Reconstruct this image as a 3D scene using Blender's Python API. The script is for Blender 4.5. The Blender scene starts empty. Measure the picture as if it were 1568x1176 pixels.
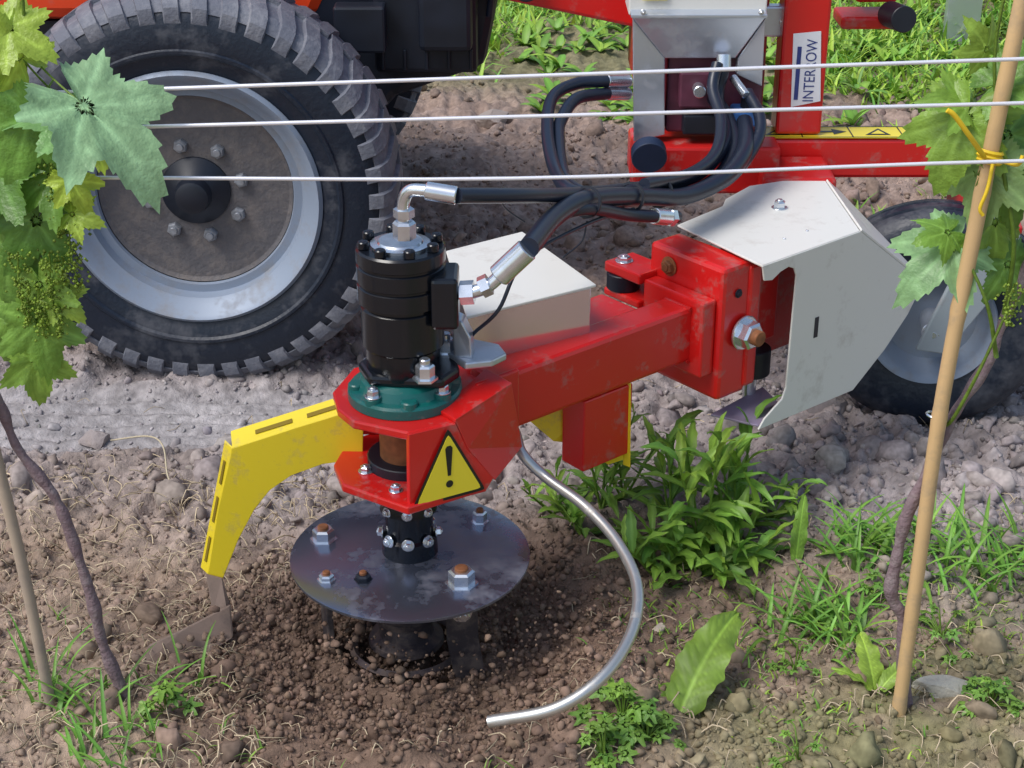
import bpy,math,random,bmesh
import numpy as np
from mathutils import Vector,Matrix,Quaternion
random.seed(7);rng=np.random.default_rng(11)
scn=bpy.context.scene
# ------------------------------------------------------------------ materials
def M(name,col,rough=.5,metal=0,var=.12,scale=25,dirt=None,dirtamt=.5,dscale=9,bump=0.0,bscale=120,attr=False,transl=0,coat=0,spec=.5):
    m=bpy.data.materials.new(name);m.use_nodes=True;nt=m.node_tree;N=nt.nodes;L=nt.links
    b=N['Principled BSDF'];out=N['Material Output']
    tc=N.new('ShaderNodeTexCoord')
    def noise(sc,det=2,ro=.6):
        n=N.new('ShaderNodeTexNoise');n.inputs['Scale'].default_value=sc;n.inputs['Detail'].default_value=det
        n.inputs['Roughness'].default_value=ro;L.new(tc.outputs['Object'],n.inputs['Vector']);return n
    def mix(f,a,c,typ='MIX'):
        x=N.new('ShaderNodeMix');x.data_type='RGBA';x.blend_type=typ
        for inp,val in ((x.inputs[0],f),(x.inputs[6],a),(x.inputs[7],c)):
            if hasattr(val,'is_linked'): L.new(val,inp)
            elif isinstance(val,(int,float)): inp.default_value=val
            else: inp.default_value=(*val,1)
        return x.outputs[2]
    if attr:
        at=N.new('ShaderNodeAttribute');at.attribute_name='Col';base=at.outputs['Color']
    else:
        rgb=N.new('ShaderNodeRGB');rgb.outputs[0].default_value=(*col,1);base=rgb.outputs[0]
    c=base
    if var and not dirt:
        n1=noise(scale,1)
        mr=N.new('ShaderNodeMapRange');mr.inputs[1].default_value=.3;mr.inputs[2].default_value=.7
        mr.inputs[3].default_value=1-var;mr.inputs[4].default_value=1+var;L.new(n1.outputs[0],mr.inputs[0])
        vm=N.new('ShaderNodeVectorMath');vm.operation='SCALE';L.new(base,vm.inputs[0]);L.new(mr.outputs[0],vm.inputs['Scale'])
        c=vm.outputs[0]
    b.inputs['Roughness'].default_value=rough;b.inputs['Metallic'].default_value=metal
    b.inputs['Specular IOR Level'].default_value=spec
    if coat: b.inputs['Coat Weight'].default_value=coat;b.inputs['Coat Roughness'].default_value=.15
    if dirt:
        n2=noise(dscale,4,.74)
        m2=N.new('ShaderNodeMapRange');m2.inputs[1].default_value=.62-.32*dirtamt;m2.inputs[2].default_value=.78-.22*dirtamt
        m2.inputs[3].default_value=0;m2.inputs[4].default_value=min(1,.45+dirtamt*.5);L.new(n2.outputs[0],m2.inputs[0])
        c=mix(m2.outputs[0],c,dirt)
        m3=N.new('ShaderNodeMapRange');m3.inputs[3].default_value=rough;m3.inputs[4].default_value=max(rough,.85);L.new(m2.outputs[0],m3.inputs[0])
        L.new(m3.outputs[0],b.inputs['Roughness'])
        if metal:
            m4=N.new('ShaderNodeMapRange');m4.inputs[3].default_value=metal;m4.inputs[4].default_value=0;L.new(m2.outputs[0],m4.inputs[0]);L.new(m4.outputs[0],b.inputs['Metallic'])
    L.new(c,b.inputs['Base Color'])
    if bump:
        n3=noise(bscale,2,.65);bp=N.new('ShaderNodeBump');bp.inputs['Strength'].default_value=min(1,bump);bp.inputs['Distance'].default_value=.004
        L.new(n3.outputs[0],bp.inputs['Height']);L.new(bp.outputs[0],b.inputs['Normal'])
    if transl:
        tr=N.new('ShaderNodeBsdfTranslucent');L.new(c,tr.inputs['Color']);ms=N.new('ShaderNodeMixShader');ms.inputs[0].default_value=transl
        L.new(b.outputs[0],ms.inputs[1]);L.new(tr.outputs[0],ms.inputs[2]);L.new(ms.outputs[0],out.inputs['Surface'])
    return m
DUST=(.28,.235,.21)
red=M('red_paint',(.64,.012,.011),.30,0,.06,8,DUST,.20,20,coat=.35)
red2=M('red_paint_worn',(.50,.012,.012),.4,0,.1,8,DUST,.32,20)
yel=M('yellow_paint',(.90,.70,.03),.36,0,.07,10,(.45,.34,.18),.22,24)
blk=M('black_paint',(.006,.008,.013),.22,0,0)
blkm=M('black_matte',(.009,.013,.024),.45,0,.3,15)
teal=M('green_cast_paint',(.008,.125,.115),.28,0,.12,20,DUST,.16,26)
white=M('pale_sheet_metal',(.73,.725,.69),.36,0,.05,6,(.48,.44,.40),.20,14)
galv=M('galvanised_sheet',(.56,.61,.69),.3,.7,.12,12,(.4,.38,.36),.18,12)
zinc=M('zinc_plate',(.70,.74,.80),.24,.9,.1,40)
steel=M('bare_steel_rod',(.60,.595,.57),.36,.85,.14,30,DUST,.22,30)
disc_m=M('worn_disc_steel',(.20,.225,.30),.24,.85,.35,9,(.26,.24,.25),.38,9)
rubber=M('tyre_rubber',(.009,.016,.032),.45,0,.3,18,(.11,.115,.135),.38,9,bump=.4,bscale=60)
tread=M('dusty_tread',(.13,.14,.175),.75,0,.35,22,(.26,.265,.295),.5,16,bump=.6,bscale=80)
hose=M('hydraulic_hose',(.012,.018,.036),.36,0,0)
rimm=M('rim_grey',(.26,.315,.41),.5,.1,.1,12,(.25,.245,.25),.38,14)
nutm=M('wheel_nut',(.30,.32,.36),.45,.4,.2,60)
hubm=M('dirty_wheel_disc',(.125,.12,.13),.65,.1,.4,16,(.22,.19,.175),.5,15,bump=.8,bscale=60)
orange=M('orange_paint',(.78,.06,.012),.4,0,.06,8,DUST,.15,9)
ylab=M('yellow_sticker',(.90,.74,.04),.35,0,.0)
blab=M('black_print',(.01,.01,.01),.4,0,.0)
wlab=M('white_sticker',(.80,.82,.86),.35,0,.0)
nlab=M('navy_print',(.03,.05,.22),.4,0,.0)
rust=M('rusty_bolt',(.26,.10,.04),.7,.2,.3,60)
maroon=M('maroon_block',(.11,.03,.055),.4,.1,.2,30)
bluep=M('blue_cap',(.03,.12,.36),.4)
bamb=M('bamboo',(.62,.42,.21),.45,0,.25,30,(.36,.27,.18),.34,16)
bambo=M('old_bamboo',(.42,.34,.26),.7,0,.25,30,(.28,.23,.20),.5,12)
bark=M('vine_bark',(.20,.14,.155),.85,0,.4,60,(.30,.25,.25),.5,40,bump=1,bscale=90)
leafm=M('grape_leaf',(0,0,0),.40,0,.16,45,attr=True,transl=.3,bump=.5,bscale=110)
weedm=M('weed_leaf',(0,0,0),.48,0,.0,30,attr=True,transl=.25)
strawm=M('straw',(0,0,0),.7,0,.0,30,attr=True)
clodm=M('soil_clod',(0,0,0),.95,0,.22,80,attr=True,spec=.1)
groundm=M('soil',(0,0,0),.97,0,.26,45,attr=True,bump=1,bscale=150,spec=.1)
wirem=M('steel_wire',(.80,.80,.86),.35,.3,.0,60)
tie=M('yellow_tie',(.78,.54,.02),.6,0,0)
slotm=M('slot_shadow',(.25,.17,.01),.8,0,0)
tinem=M('tine_steel',(.06,.055,.065),.45,.5,.3,30,(.17,.13,.105),.5,30)
# ------------------------------------------------------------------ mesh helpers
def E(name,loc=(0,0,0)):
    o=bpy.data.objects.new(name,None);o.location=loc;scn.collection.objects.link(o);return o
def mk(parent,name,verts,faces,mat,smooth=False,bevel=0,fix=True,ang=38):
    me=bpy.data.meshes.new(name);me.from_pydata([tuple(v) for v in verts],[],faces)
    if fix:
        bm=bmesh.new();bm.from_mesh(me);bmesh.ops.recalc_face_normals(bm,faces=bm.faces);bm.to_mesh(me);bm.free()
    me.materials.append(mat)
    if smooth:
        me.shade_smooth();me.set_sharp_from_angle(angle=math.radians(ang))
    o=bpy.data.objects.new(name,me);scn.collection.objects.link(o)
    if bevel:
        b=o.modifiers.new('bevel','BEVEL');b.width=bevel;b.segments=2;b.limit_method='ANGLE'
    if parent:
        o.parent=parent;o.matrix_parent_inverse=Matrix.Translation(-parent.location)
    return o
def prism(parent,name,poly,vec,mat,bevel=.002):
    n=len(poly);v=[Vector(p) for p in poly];w=[p+Vector(vec) for p in v]
    f=[tuple(range(n)),tuple(range(2*n-1,n-1,-1))]+[(i,(i+1)%n,n+(i+1)%n,n+i) for i in range(n)]
    return mk(parent,name,v+w,f,mat,bevel=bevel)
def box(parent,name,a,b,mat,bevel=.003):
    (x0,y0,z0),(x1,y1,z1)=a,b
    return prism(parent,name,[(x0,y0,z0),(x1,y0,z0),(x1,y1,z0),(x0,y1,z0)],(0,0,z1-z0),mat,bevel)
def SR(s,r,z): return Vector((s*.766+r*.643,s*.643-r*.766,z))
def srbox(parent,name,s0,s1,r0,r1,z0,z1,mat,bevel=.003):
    return prism(parent,name,[SR(s0,r0,z0),SR(s1,r0,z0),SR(s1,r1,z0),SR(s0,r1,z0)],(0,0,z1-z0),mat,bevel)
def frame(ax):
    ax=Vector(ax).normalized();q=ax.to_track_quat('Z','Y');return q@Vector((1,0,0)),q@Vector((0,1,0)),ax
def lathe(parent,name,prof,org,axis,mat,n=48,ang=38,a0=0):
    X,Y,A=frame(axis);org=Vector(org);v=[];f=[]
    for a,r in prof:
        for i in range(n):
            t=2*math.pi*i/n+a0;v.append(org+A*a+(X*math.cos(t)+Y*math.sin(t))*max(r,1e-5))
    for k in range(len(prof)-1):
        for i in range(n):
            j=(i+1)%n;f.append((k*n+i,k*n+j,(k+1)*n+j,(k+1)*n+i))
    if prof[0][1]>1e-4: f.append(tuple(range(n)))
    if prof[-1][1]>1e-4: f.append(tuple((len(prof)-1)*n+i for i in range(n)))
    return mk(parent,name,v,f,mat,smooth=True,ang=ang)
def ring(parent,name,prof,org,axis,mat,n=64):  # closed profile
    X,Y,A=frame(axis);org=Vector(org);v=[];f=[];K=len(prof)
    for a,r in prof:
        for i in range(n):
            t=2*math.pi*i/n;v.append(org+A*a+(X*math.cos(t)+Y*math.sin(t))*r)
    for k in range(K):
        for i in range(n):
            j=(i+1)%n;k2=(k+1)%K;f.append((k*n+i,k*n+j,k2*n+j,k2*n+i))
    return mk(parent,name,v,f,mat,smooth=True)
def cyl(parent,name,p0,p1,r,mat,n=24,r1=None,ch=.0015):
    p0=Vector(p0);p1=Vector(p1);l=(p1-p0).length;r1=r if r1 is None else r1
    return lathe(parent,name,[(0,r-ch),(ch,r),(l-ch,r1),(l,r1-ch)],p0,p1-p0,mat,n)
def bolt(parent,p,ax,r=.008,mat=None,h=.008,washer=True):
    mat=mat or zinc;p=Vector(p);ax=Vector(ax).normalized()
    if washer: cyl(parent,'washer',p,p+ax*.002,r*1.35,mat,20,ch=.0004);p=p+ax*.002
    lathe(parent,'bolt',[(0,r),(h*.8,r),(h,r*.82)],p,ax,mat,6,ang=20,a0=random.random())
    cyl(parent,'bolt_end',p+ax*h*.98,p+ax*(h*1.25),r*.5,mat,12,ch=.0006)
def smoothpath(P,n=8):
    P=[Vector(p) for p in P];Q=[P[0]*2-P[1]]+P+[P[-1]*2-P[-2]];o=[]
    for i in range(1,len(Q)-2):
        a,b,c,d=Q[i-1:i+3]
        for k in range(n):
            t=k/n;o.append(.5*((2*b)+(c-a)*t+(2*a-5*b+4*c-d)*t*t+(3*b-a-3*c+d)*t**3))
    o.append(P[-1]);return o
def tubegeo(P,R,n=10):
    v=[];f=[];T=(P[1]-P[0]).normalized();X,_,_=frame(T)
    for i,p in enumerate(P):
        T=(P[min(i+1,len(P)-1)]-P[max(i-1,0)]).normalized()
        X=(X-T*X.dot(T)).normalized();Y=T.cross(X);r=R(i/(len(P)-1)) if callable(R) else R
        for k in range(n):
            a=2*math.pi*k/n;v.append(p+(X*math.cos(a)+Y*math.sin(a))*r)
    for i in range(len(P)-1):
        for k in range(n):
            j=(k+1)%n;f.append((i*n+k,i*n+j,(i+1)*n+j,(i+1)*n+k))
    f.append(tuple(range(n)));f.append(tuple((len(P)-1)*n+k for k in range(n)));return v,f
def tube(parent,name,P,R,mat,n=10,sub=8):
    Q=smoothpath(P,sub) if sub>1 else [Vector(p) for p in P]
    v,f=tubegeo(Q,R,n);return mk(parent,name,v,f,mat,smooth=True,ang=60)
# ------------------------------------------------------------------ ground
TB=rng.random((256,256))
def vn(x,y,s=0):
    x=np.asarray(x)+s*17.3;y=np.asarray(y)+s*31.7
    xi=np.floor(x).astype(int);yi=np.floor(y).astype(int);fx=x-xi;fy=y-yi
    fx=fx*fx*(3-2*fx);fy=fy*fy*(3-2*fy)
    g=lambda a,b:TB[a%256,b%256]
    return (g(xi,yi)*(1-fx)+g(xi+1,yi)*fx)*(1-fy)+(g(xi,yi+1)*(1-fx)+g(xi+1,yi+1)*fx)*fy
def sst(a,b,x): t=np.clip((x-a)/(b-a),0,1);return t*t*(3-2*t)
AX,AY=-.163,2.22
def trackmask(x,y): # compacted wheel track
    yc=3.05+.03*np.sin(x*1.3);return sst(.20,.08,np.abs(y-yc)+.05*(vn(x*6,y*6,41)-.5))*sst(.05,-.40,x)
def hgt(x,y):
    x=np.asarray(x,float);y=np.asarray(y,float)
    tm=trackmask(x,y);rough=1-.8*tm
    ro=.65+.5*sst(2.2,2.6,y)
    near=1-sst(8,14,np.hypot(x,y))
    h=.034*(vn(x*1.7,y*1.7,1)-.5)+.028*(vn(x*4,y*4,2)-.5)
    wx=x+.03*(vn(x*12,y*12,51)-.5);wy=y+.03*(vn(x*12,y*12,52)-.5)
    d=.030*(1-np.abs(2*vn(wx*9,wy*9,3)-1))**1.4*(vn(x*3,y*3,9))+.024*(1-np.abs(2*vn(wx*21,wy*21,4)-1))+.014*(vn(x*45,y*45,5)-.5)+.009*(vn(x*95,y*95,6)-.5)
    h=h*(1-.5*tm)+d*rough*ro*near-.016*ro
    r=np.hypot(x-AX,(y-AY+.02));h+=-.055*np.exp(-(r/.20)**2)+.024*np.exp(-((r-.125)/.022)**2)+.045*np.exp(-((r-.36)/.07)**2)*(vn(x*7,y*7,7)**1.3)*sst(-.45,-.30,x)
    h+=.018*np.exp(-((y-1.98)/.15)**2)*sst(.2,.35,r)
    h+=tm*(-.012+.004*np.sin(y*120+np.sin(x*3)))
    h+=.03*np.exp(-((y-2.80+.03*np.sin(x*5))/.07)**2)*sst(.1,-.4,x)*vn(x*5,y*5,43)
    return h
xs=np.concatenate([-np.geomspace(300,2.05,36),np.linspace(-2.0,2.0,470),np.geomspace(2.05,300,36)])
ys=np.concatenate([-np.geomspace(60,.2,12),np.linspace(0,1.4,20),np.linspace(1.42,3.7,330),np.linspace(3.71,7.5,170),np.geomspace(7.6,400,44)])
GX,GY=np.meshgrid(xs,ys);HZ=hgt(GX,GY)
nx_,ny_=len(xs),len(ys)
V=np.stack([GX.ravel(),GY.ravel(),HZ.ravel()],1)
idx=np.arange(nx_*ny_).reshape(ny_,nx_)
Fq=np.stack([idx[:-1,:-1].ravel(),idx[:-1,1:].ravel(),idx[1:,1:].ravel(),idx[1:,:-1].ravel()],1)
def soilcol(x,y):
    n=vn(x*5,y*5,11);n2=vn(x*14,y*14,12);n3=vn(x*40,y*40,13)
    back=np.array([.300,.262,.258]);front=np.array([.305,.228,.175]);tr=np.array([.34,.322,.33])
    f=sst(2.30,2.75,y+.25*(n-.5)+.18*np.sign(x)*sst(.3,.8,np.abs(x)));c=front[None]*(1-f[:,None])+back[None]*f[:,None]
    tm=trackmask(x,y)[:,None];c=c*(1-tm)+tr*tm
    br=(sst(3.2,3.7,y)*.85)[:,None];c=c*(1-br)+np.array([.285,.205,.165])*br
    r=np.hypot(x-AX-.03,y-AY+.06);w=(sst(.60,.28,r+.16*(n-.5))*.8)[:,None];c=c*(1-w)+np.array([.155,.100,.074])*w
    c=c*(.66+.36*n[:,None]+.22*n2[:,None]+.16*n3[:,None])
    g=(sst(.42,.70,vn(x*2.3,y*2.3,14)+.3*vn(x*26,y*26,15)-.12)*(1-sst(2.4,2.6,y))*sst(.1,.4,x)*.5+sst(5.2,5.8,y)*.5)[:,None]
    return c*(1-g)+np.array([.14,.175,.05])*g
def npmesh(name,V,F,C,mat,parent=None,smooth=False):
    me=bpy.data.meshes.new(name);k=F.shape[1]
    me.vertices.add(len(V));me.vertices.foreach_set('co',V.astype(np.float32).ravel())
    me.loops.add(F.size);me.loops.foreach_set('vertex_index',F.astype(np.int32).ravel())
    me.polygons.add(len(F));me.polygons.foreach_set('loop_start',np.arange(0,F.size,k,dtype=np.int32))
    try: me.polygons.foreach_set('loop_total',np.full(len(F),k,dtype=np.int32))
    except Exception: pass
    me.update(calc_edges=True)
    a=me.color_attributes.new('Col','FLOAT_COLOR','POINT')
    a.data.foreach_set('color',np.concatenate([C,np.ones((len(C),1))],1).astype(np.float32).ravel())
    me.materials.append(mat)
    if smooth: me.shade_smooth()
    o=bpy.data.objects.new(name,me);scn.collection.objects.link(o)
    if parent: o.parent=parent;o.matrix_parent_inverse=Matrix.Translation(-parent.location)
    return o
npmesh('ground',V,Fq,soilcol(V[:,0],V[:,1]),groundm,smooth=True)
# clods
def icobase(sub,K,cuts=13):
    out=[]
    for k in range(K):
        bm=bmesh.new();bmesh.ops.create_icosphere(bm,subdivisions=sub,radius=1)
        v=np.array([p.co[:] for p in bm.verts]);f=np.array([[q.index for q in p.verts] for p in bm.faces]);bm.free()
        for _ in range(cuts):
            d=rng.normal(size=3);d/=np.linalg.norm(d);c=rng.uniform(.45,.85);pr=v@d;ex=np.clip(pr-c,0,None);v=v-ex[:,None]*d*.95
        v*=1+rng.normal(size=(len(v),1))*.14
        out.append(v*1.15*np.array([1,rng.uniform(.6,1),rng.uniform(.45,.85)]))
    return np.array(out),f
def scatter(name,N,sub,posf,sizef,mat,colf,sink=.25,zoff=None,cuts=7,smooth=False,jit=.14):
    B,f=icobase(sub,20,cuts);x,y=posf(N);n=len(x);s=sizef(n,x,y)
    q=rng.normal(size=(n,4));q[:,1:3]*=.6;q/=np.linalg.norm(q,axis=1)[:,None];w,a,b,c=q.T
    R=np.stack([1-2*(b*b+c*c),2*(a*b-c*w),2*(a*c+b*w),2*(a*b+c*w),1-2*(a*a+c*c),2*(b*c-a*w),2*(a*c-b*w),2*(b*c+a*w),1-2*(a*a+b*b)],1).reshape(n,3,3)
    base=B[rng.integers(0,20,n)]
    v=np.einsum('nij,nkj->nki',R,base)*s[:,None,None]
    z=hgt(x,y)+s*(.45-sink)
    if zoff is not None: z=z+zoff(n,x,y)
    v+=np.stack([x,y,z],1)[:,None,:]
    nv=base.shape[1];F=(f[None]+np.arange(n)[:,None,None]*nv).reshape(-1,3)
    C=np.repeat(colf(x,y)*(1+rng.normal(size=(n,1))*jit).clip(.6,1.5)*(1+rng.normal(size=(n,3))*.015),nv,axis=0)
    return npmesh(name,v.reshape(-1,3),F,C,mat,smooth=smooth)
def view(N,y0=1.6,y1=6.5,p=1.0):
    y=y0+(y1-y0)*rng.random(N)**p;x=(rng.random(N)*2-1)*(.42*y+.08);return x,y
def keep(x,y,pr):
    k=rng.random(len(x))<pr;return x[k],y[k]
def pos_big(N):
    x,y=view(N,1.7,5.6,1.5)
    pr=(.22+.78*sst(2.3,2.7,y+.2*np.clip(x,-.5,.5)))*(1-.93*trackmask(x,y))*(.25+.75*sst(.3,.7,vn(x*3,y*3,21)))
    pr*=(.6+.4*sst(-.1,.5,x));return keep(x,y,pr)
def pos_small(N):
    x,y=view(N,1.62,5.0,1.3);pr=(1-.8*trackmask(x,y))*(.3+.7*vn(x*4,y*4,22));return keep(x,y,pr)
def sz(n,x,y):
    s=rng.lognormal(math.log(.0088),.60,n)*(1+.35*sst(.2,.6,x)*sst(2.4,2.8,y));return np.clip(s,.0035,.038)
scatter('soil_clods',9500,2,pos_big,sz,clodm,lambda x,y:soilcol(x,y)*1.0,sink=.35)
scatter('soil_crumbs',40000,1,pos_small,lambda n,x,y:np.clip(rng.lognormal(math.log(.0043),.5,n),.0018,.012),clodm,lambda x,y:soilcol(x,y)*1.02,cuts=3,sink=.3)
def pos_pit(N):
    a=rng.random(N)*2*math.pi;r=.05+.33*rng.random(N)**.8;return AX+r*np.cos(a),AY-.02+r*np.sin(a)*.9
scatter('thrown_soil',6500,1,pos_pit,lambda n,x,y:np.clip(rng.lognormal(math.log(.0032),.55,n),.001,.010),clodm,lambda x,y:soilcol(x,y)*1.12,
  zoff=lambda n,x,y:np.where(rng.random(n)<.5,np.clip(rng.exponential(.034,n),0,.14)*np.where(np.hypot(x-AX,y-AY)<.25,1,.45),0),cuts=3)
# ------------------------------------------------------------------ TRACTOR
T=E('tractor',(-1.2,3.9,0))
def wheel(cx,cy,cz,R,W,side,rimr,lug=40,pre='front'):
    ax=(0,side,0);o=(cx,cy,cz);h=W/2;k=R/.425
    prof=[(h-.018,rimr*1.0),(h-.004,rimr+.018),(h+.004,rimr+.045*k),(h+.007,R-.095*k),(h+.003,R-.055*k),(h-.004,R-.038*k),(h-.014,R-.022),(h-.03,R-.012),(0,R-.004)]
    prof=prof+[(-a,r) for a,r in prof[-2::-1]]+[(-h+.03,rimr-.01),(h-.03,rimr-.01)]
    ring(T,pre+'_tyre',prof,o,ax,rubber,96)
    ring(T,pre+'_sidewall_rib',[(h+.005,rimr+.045),(h+.010,rimr+.050),(h+.010,rimr+.056),(h+.004,rimr+.060)],o,ax,rubber,96)
    X,Y,A=frame(ax);v=[];f=[];O=Vector(o)
    band=[(h-.003,R-.034*k),(h-.012,R-.0195),(h-.029,R-.0095),(0,R-.0015),(-h+.029,R-.0095),(-h+.012,R-.0195),(-h+.02,R-.04),(h-.02,R-.045)]
    ring(T,pre+'_tread_band',band,o,ax,tread,96)
    path=[(h+.003,R-.046*k,.0),(h-.001,R-.026*k,.002),(h-.016,R-.010,.010),(h-.035,R-.002,.022),(h*.4,R+.003,.045),(-.012,R+.005,.062)]
    for sgn in (1,-1):
        for i in range(lug):
            t0=2*math.pi*(i+(.5 if sgn<0 else 0))/lug+random.uniform(-.008,.008);wd=2*math.pi/lug*random.uniform(.30,.35)
            b=len(v)
            for a,r,sk in path:
                for dt,dr in ((-wd,-.010),(-wd*.82,.001),(wd*.82,.001),(wd,-.010)):
                    t=t0+dt+sk*1.2/k;rr=r+dr
                    aa=a+(.002 if dr>0 and a>h-.02 else 0)
                    v.append(O+A*(aa*sgn)+(X*math.cos(t)+Y*math.sin(t))*rr)
            n=len(path)
            for j in range(n-1):
                for m_ in range(3):
                    f.append((b+j*4+m_,b+j*4+m_+1,b+(j+1)*4+m_+1,b+(j+1)*4+m_))
            f.append((b,b+1,b+2,b+3));f.append((b+(n-1)*4,b+(n-1)*4+1,b+(n-1)*4+2,b+(n-1)*4+3))
    mk(T,pre+'_tread_lugs',v,f,tread,smooth=True,ang=30)
    e=h-.012
    lathe(T,pre+'_rim',[(e-.10,rimr*.74),(e-.075,rimr*.80),(e-.05,rimr*.86),(e-.02,rimr*.88),(e-.006,rimr*.95),(e+.010,rimr*.985),(e+.016,rimr*1.02),(e+.008,rimr*1.05),(e-.03,rimr*1.04),(e-.12,rimr*.95)],o,ax,rimm,96)
    ring(T,pre+'_rim_bead',[(e-.056,rimr*.865),(e-.044,rimr*.885),(e-.044,rimr*.80),(e-.052,rimr*.79)],o,ax,rimm,96)
    lathe(T,pre+'_wheel_disc',[(e-.060,rimr*.80),(e-.054,rimr*.785),(e-.066,rimr*.72),(e-.078,rimr*.5),(e-.066,rimr*.42),(e-.066,.02)],o,ax,hubm,96)
    lathe(T,pre+'_hub',[(e-.085,rimr*.29),(e-.055,rimr*.28),(e-.05,rimr*.25),(e-.03,rimr*.15),(e-.005,rimr*.13),(e,rimr*.09)],o,ax,blkm,40)
    for i in range(8):
        t=2*math.pi*(i+.3)/8;p=O+A*(e-.070)+(X*math.cos(t)+Y*math.sin(t))*rimr*.385
        bolt(T,p,A,.0155,nutm,.022)
wheel(-.668,3.32,.413,.428,.25,-1,.262,44)
wheel(-.668,4.55,.413,.428,.25,1,.262)
wheel(-2.65,3.34,.58,.60,.32,-1,.36,36,'rear');wheel(-2.65,4.55,.58,.60,.32,1,.36,36,'rear')
box(T,'front_axle',(-.74,3.46,.36),(-.60,4.42,.48),blkm,.01)
box(T,'chassis',(-3.0,3.72,.45),(-.30,4.15,.68),blkm,.015)
prism(T,'nose_casting',[(-.62,3.56,.50),(-.30,3.56,.485),(-.26,3.56,.53),(-.06,3.56,.60),(-.02,3.56,.80),(-.02,3.56,1.2),(-.62,3.56,1.2)],(0,.7,0),blkm,.02)
box(T,'front_weight',(-.30,3.50,.60),(-.075,3.555,.86),blkm,.012)
box(T,'front_weight_step',(-.20,3.45,.66),(-.085,3.497,.95),blkm,.012)
box(T,'side_valve',(-.38,3.44,.66),(-.27,3.495,.76),blkm,.006)
for i in range(5): box(T,'casting_rib',(-.285+i*.048,3.49,.61),(-.278+i*.048,3.4995,.655),blkm,.002)
tube(T,'wiring',[(-.05,3.54,.95),(-.04,3.52,.82),(-.05,3.53,.72)],.008,hose,8)
prism(T,'hood_side',[(-2.1,3.58,.70),(-.43,3.55,.70),(-.40,3.55,.76),(-.40,3.55,1.15),(-.6,3.58,1.25),(-2.1,3.58,1.3)],(0,.72,0),orange,.03)
box(T,'belly_panel',(-1.9,3.62,.46),(-.66,3.66,.69),blkm,.01)
box(T,'seat_platform',(-3.0,3.6,.75),(-2.05,4.3,.9),blkm,.02)
box(T,'seat',(-2.75,3.8,.92),(-2.35,4.1,1.05),blkm,.04);box(T,'seat_back',(-2.8,3.8,1.05),(-2.68,4.1,1.5),blkm,.04)
tube(T,'roll_bar',[(-2.9,3.65,.9),(-2.9,3.65,1.9),(-2.9,3.75,2.05),(-2.9,4.15,2.05),(-2.9,4.25,1.9),(-2.9,4.25,.9)],.03,blkm,12)
tube(T,'steering_column',[(-2.0,3.95,1.1),(-2.15,3.95,1.38)],.02,blkm,sub=1)
ring(T,'steering_wheel',[(-.012,.17),(0,.182),(.012,.17),(0,.158)],(-2.15,3.95,1.38),(-.5,0,.87),blkm,40)
# ------------------------------------------------------------------ CULTIVATOR
C=E('interrow_cultivator',(.3,2.9,0))
box(C,'toolbar_beam',(.235,3.10,.495),(.93,3.185,.577),red,.008)
box(C,'toolbar_end',(.90,3.06,.30),(.965,3.2,.60),red,.008)
prism(C,'warning_strip',[(.475,3.098,.5795),(.88,3.098,.5795),(.88,3.172,.5795),(.475,3.172,.5795)],(0,0,.001),ylab,0)
for i in range(4):
    x=.49+i*.1
    if i%2==0: prism(C,'strip_print',[(x+.012,3.115,.5808),(x+.062,3.115,.5808),(x+.045,3.158,.5808)],(0,0,.0004),blab,0);prism(C,'strip_print_inner',[(x+.024,3.121,.5814),(x+.052,3.121,.5814),(x+.043,3.146,.5814)],(0,0,.0003),ylab,0)
    else: prism(C,'strip_arrow',[(x+.01,3.132,.5808),(x+.05,3.132,.5808),(x+.05,3.118,.5808),(x+.078,3.137,.5808),(x+.05,3.155,.5808),(x+.05,3.142,.5808),(x+.01,3.142,.5808)],(0,0,.0004),blab,0)
    box(C,'strip_divider',(x+.084,3.099,.5808),(x+.0865,3.171,.5812),blab,0)
for y in (3.099,3.1685): box(C,'strip_border',(.476,y,.5813),(.879,y+.0025,.5816),blab,0)
box(C,'beam_bracket',(.235,3.02,.49),(.52,3.097,.585),red2,.006)
box(C,'beam_clamp',(.48,2.95,.44),(.62,3.095,.545),red2,.008)
prism(C,'mast_post',[(.522,3.11,.583),(.612,3.11,.583),(.612,3.11,.86),(.655,3.11,1.0),(.48,3.11,1.0),(.522,3.11,.86)],(0,.07,0),red,.006)
prism(C,'post_label',[(.548,3.107,.640),(.605,3.107,.652),(.595,3.107,.790),(.542,3.107,.785)],(0,.0015,0),wlab,0)
cu=bpy.data.curves.new('txt','FONT');cu.body='INTERROW';cu.size=.030;to=bpy.data.objects.new('t',cu);scn.collection.objects.link(to)
bpy.context.view_layer.update();dg=bpy.context.evaluated_depsgraph_get();tm_=bpy.data.meshes.new_from_object(to.evaluated_get(dg));bpy.data.objects.remove(to)
tv=[(.590-v.co.y,3.1062,.650+v.co.x*.80) for v in tm_.vertices];mk(C,'label_text',tv,[tuple(p.vertices) for p in tm_.polygons],nlab,fix=False)
box(C,'label_logo',(.552,3.1060,.655),(.560,3.1064,.76),nlab,0)
prism(C,'mast_brace',[(.60,3.2,.93),(.70,3.3,.80),(.78,3.3,.80),(.80,3.3,.86),(.66,3.2,1.0)],(0,.04,.01),red2,.006)
box(C,'brace_lug',(.66,3.24,.760),(.79,3.34,.785),red2,.006)
cyl(C,'brace_cap',(.755,3.24,.792),(.765,3.16,.80),.026,blkm)
box(C,'mast_plate',(.40,3.14,.77),(.56,3.17,.83),galv,.004);bolt(C,(.53,3.14,.80),(0,-1,0),.009)
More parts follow.
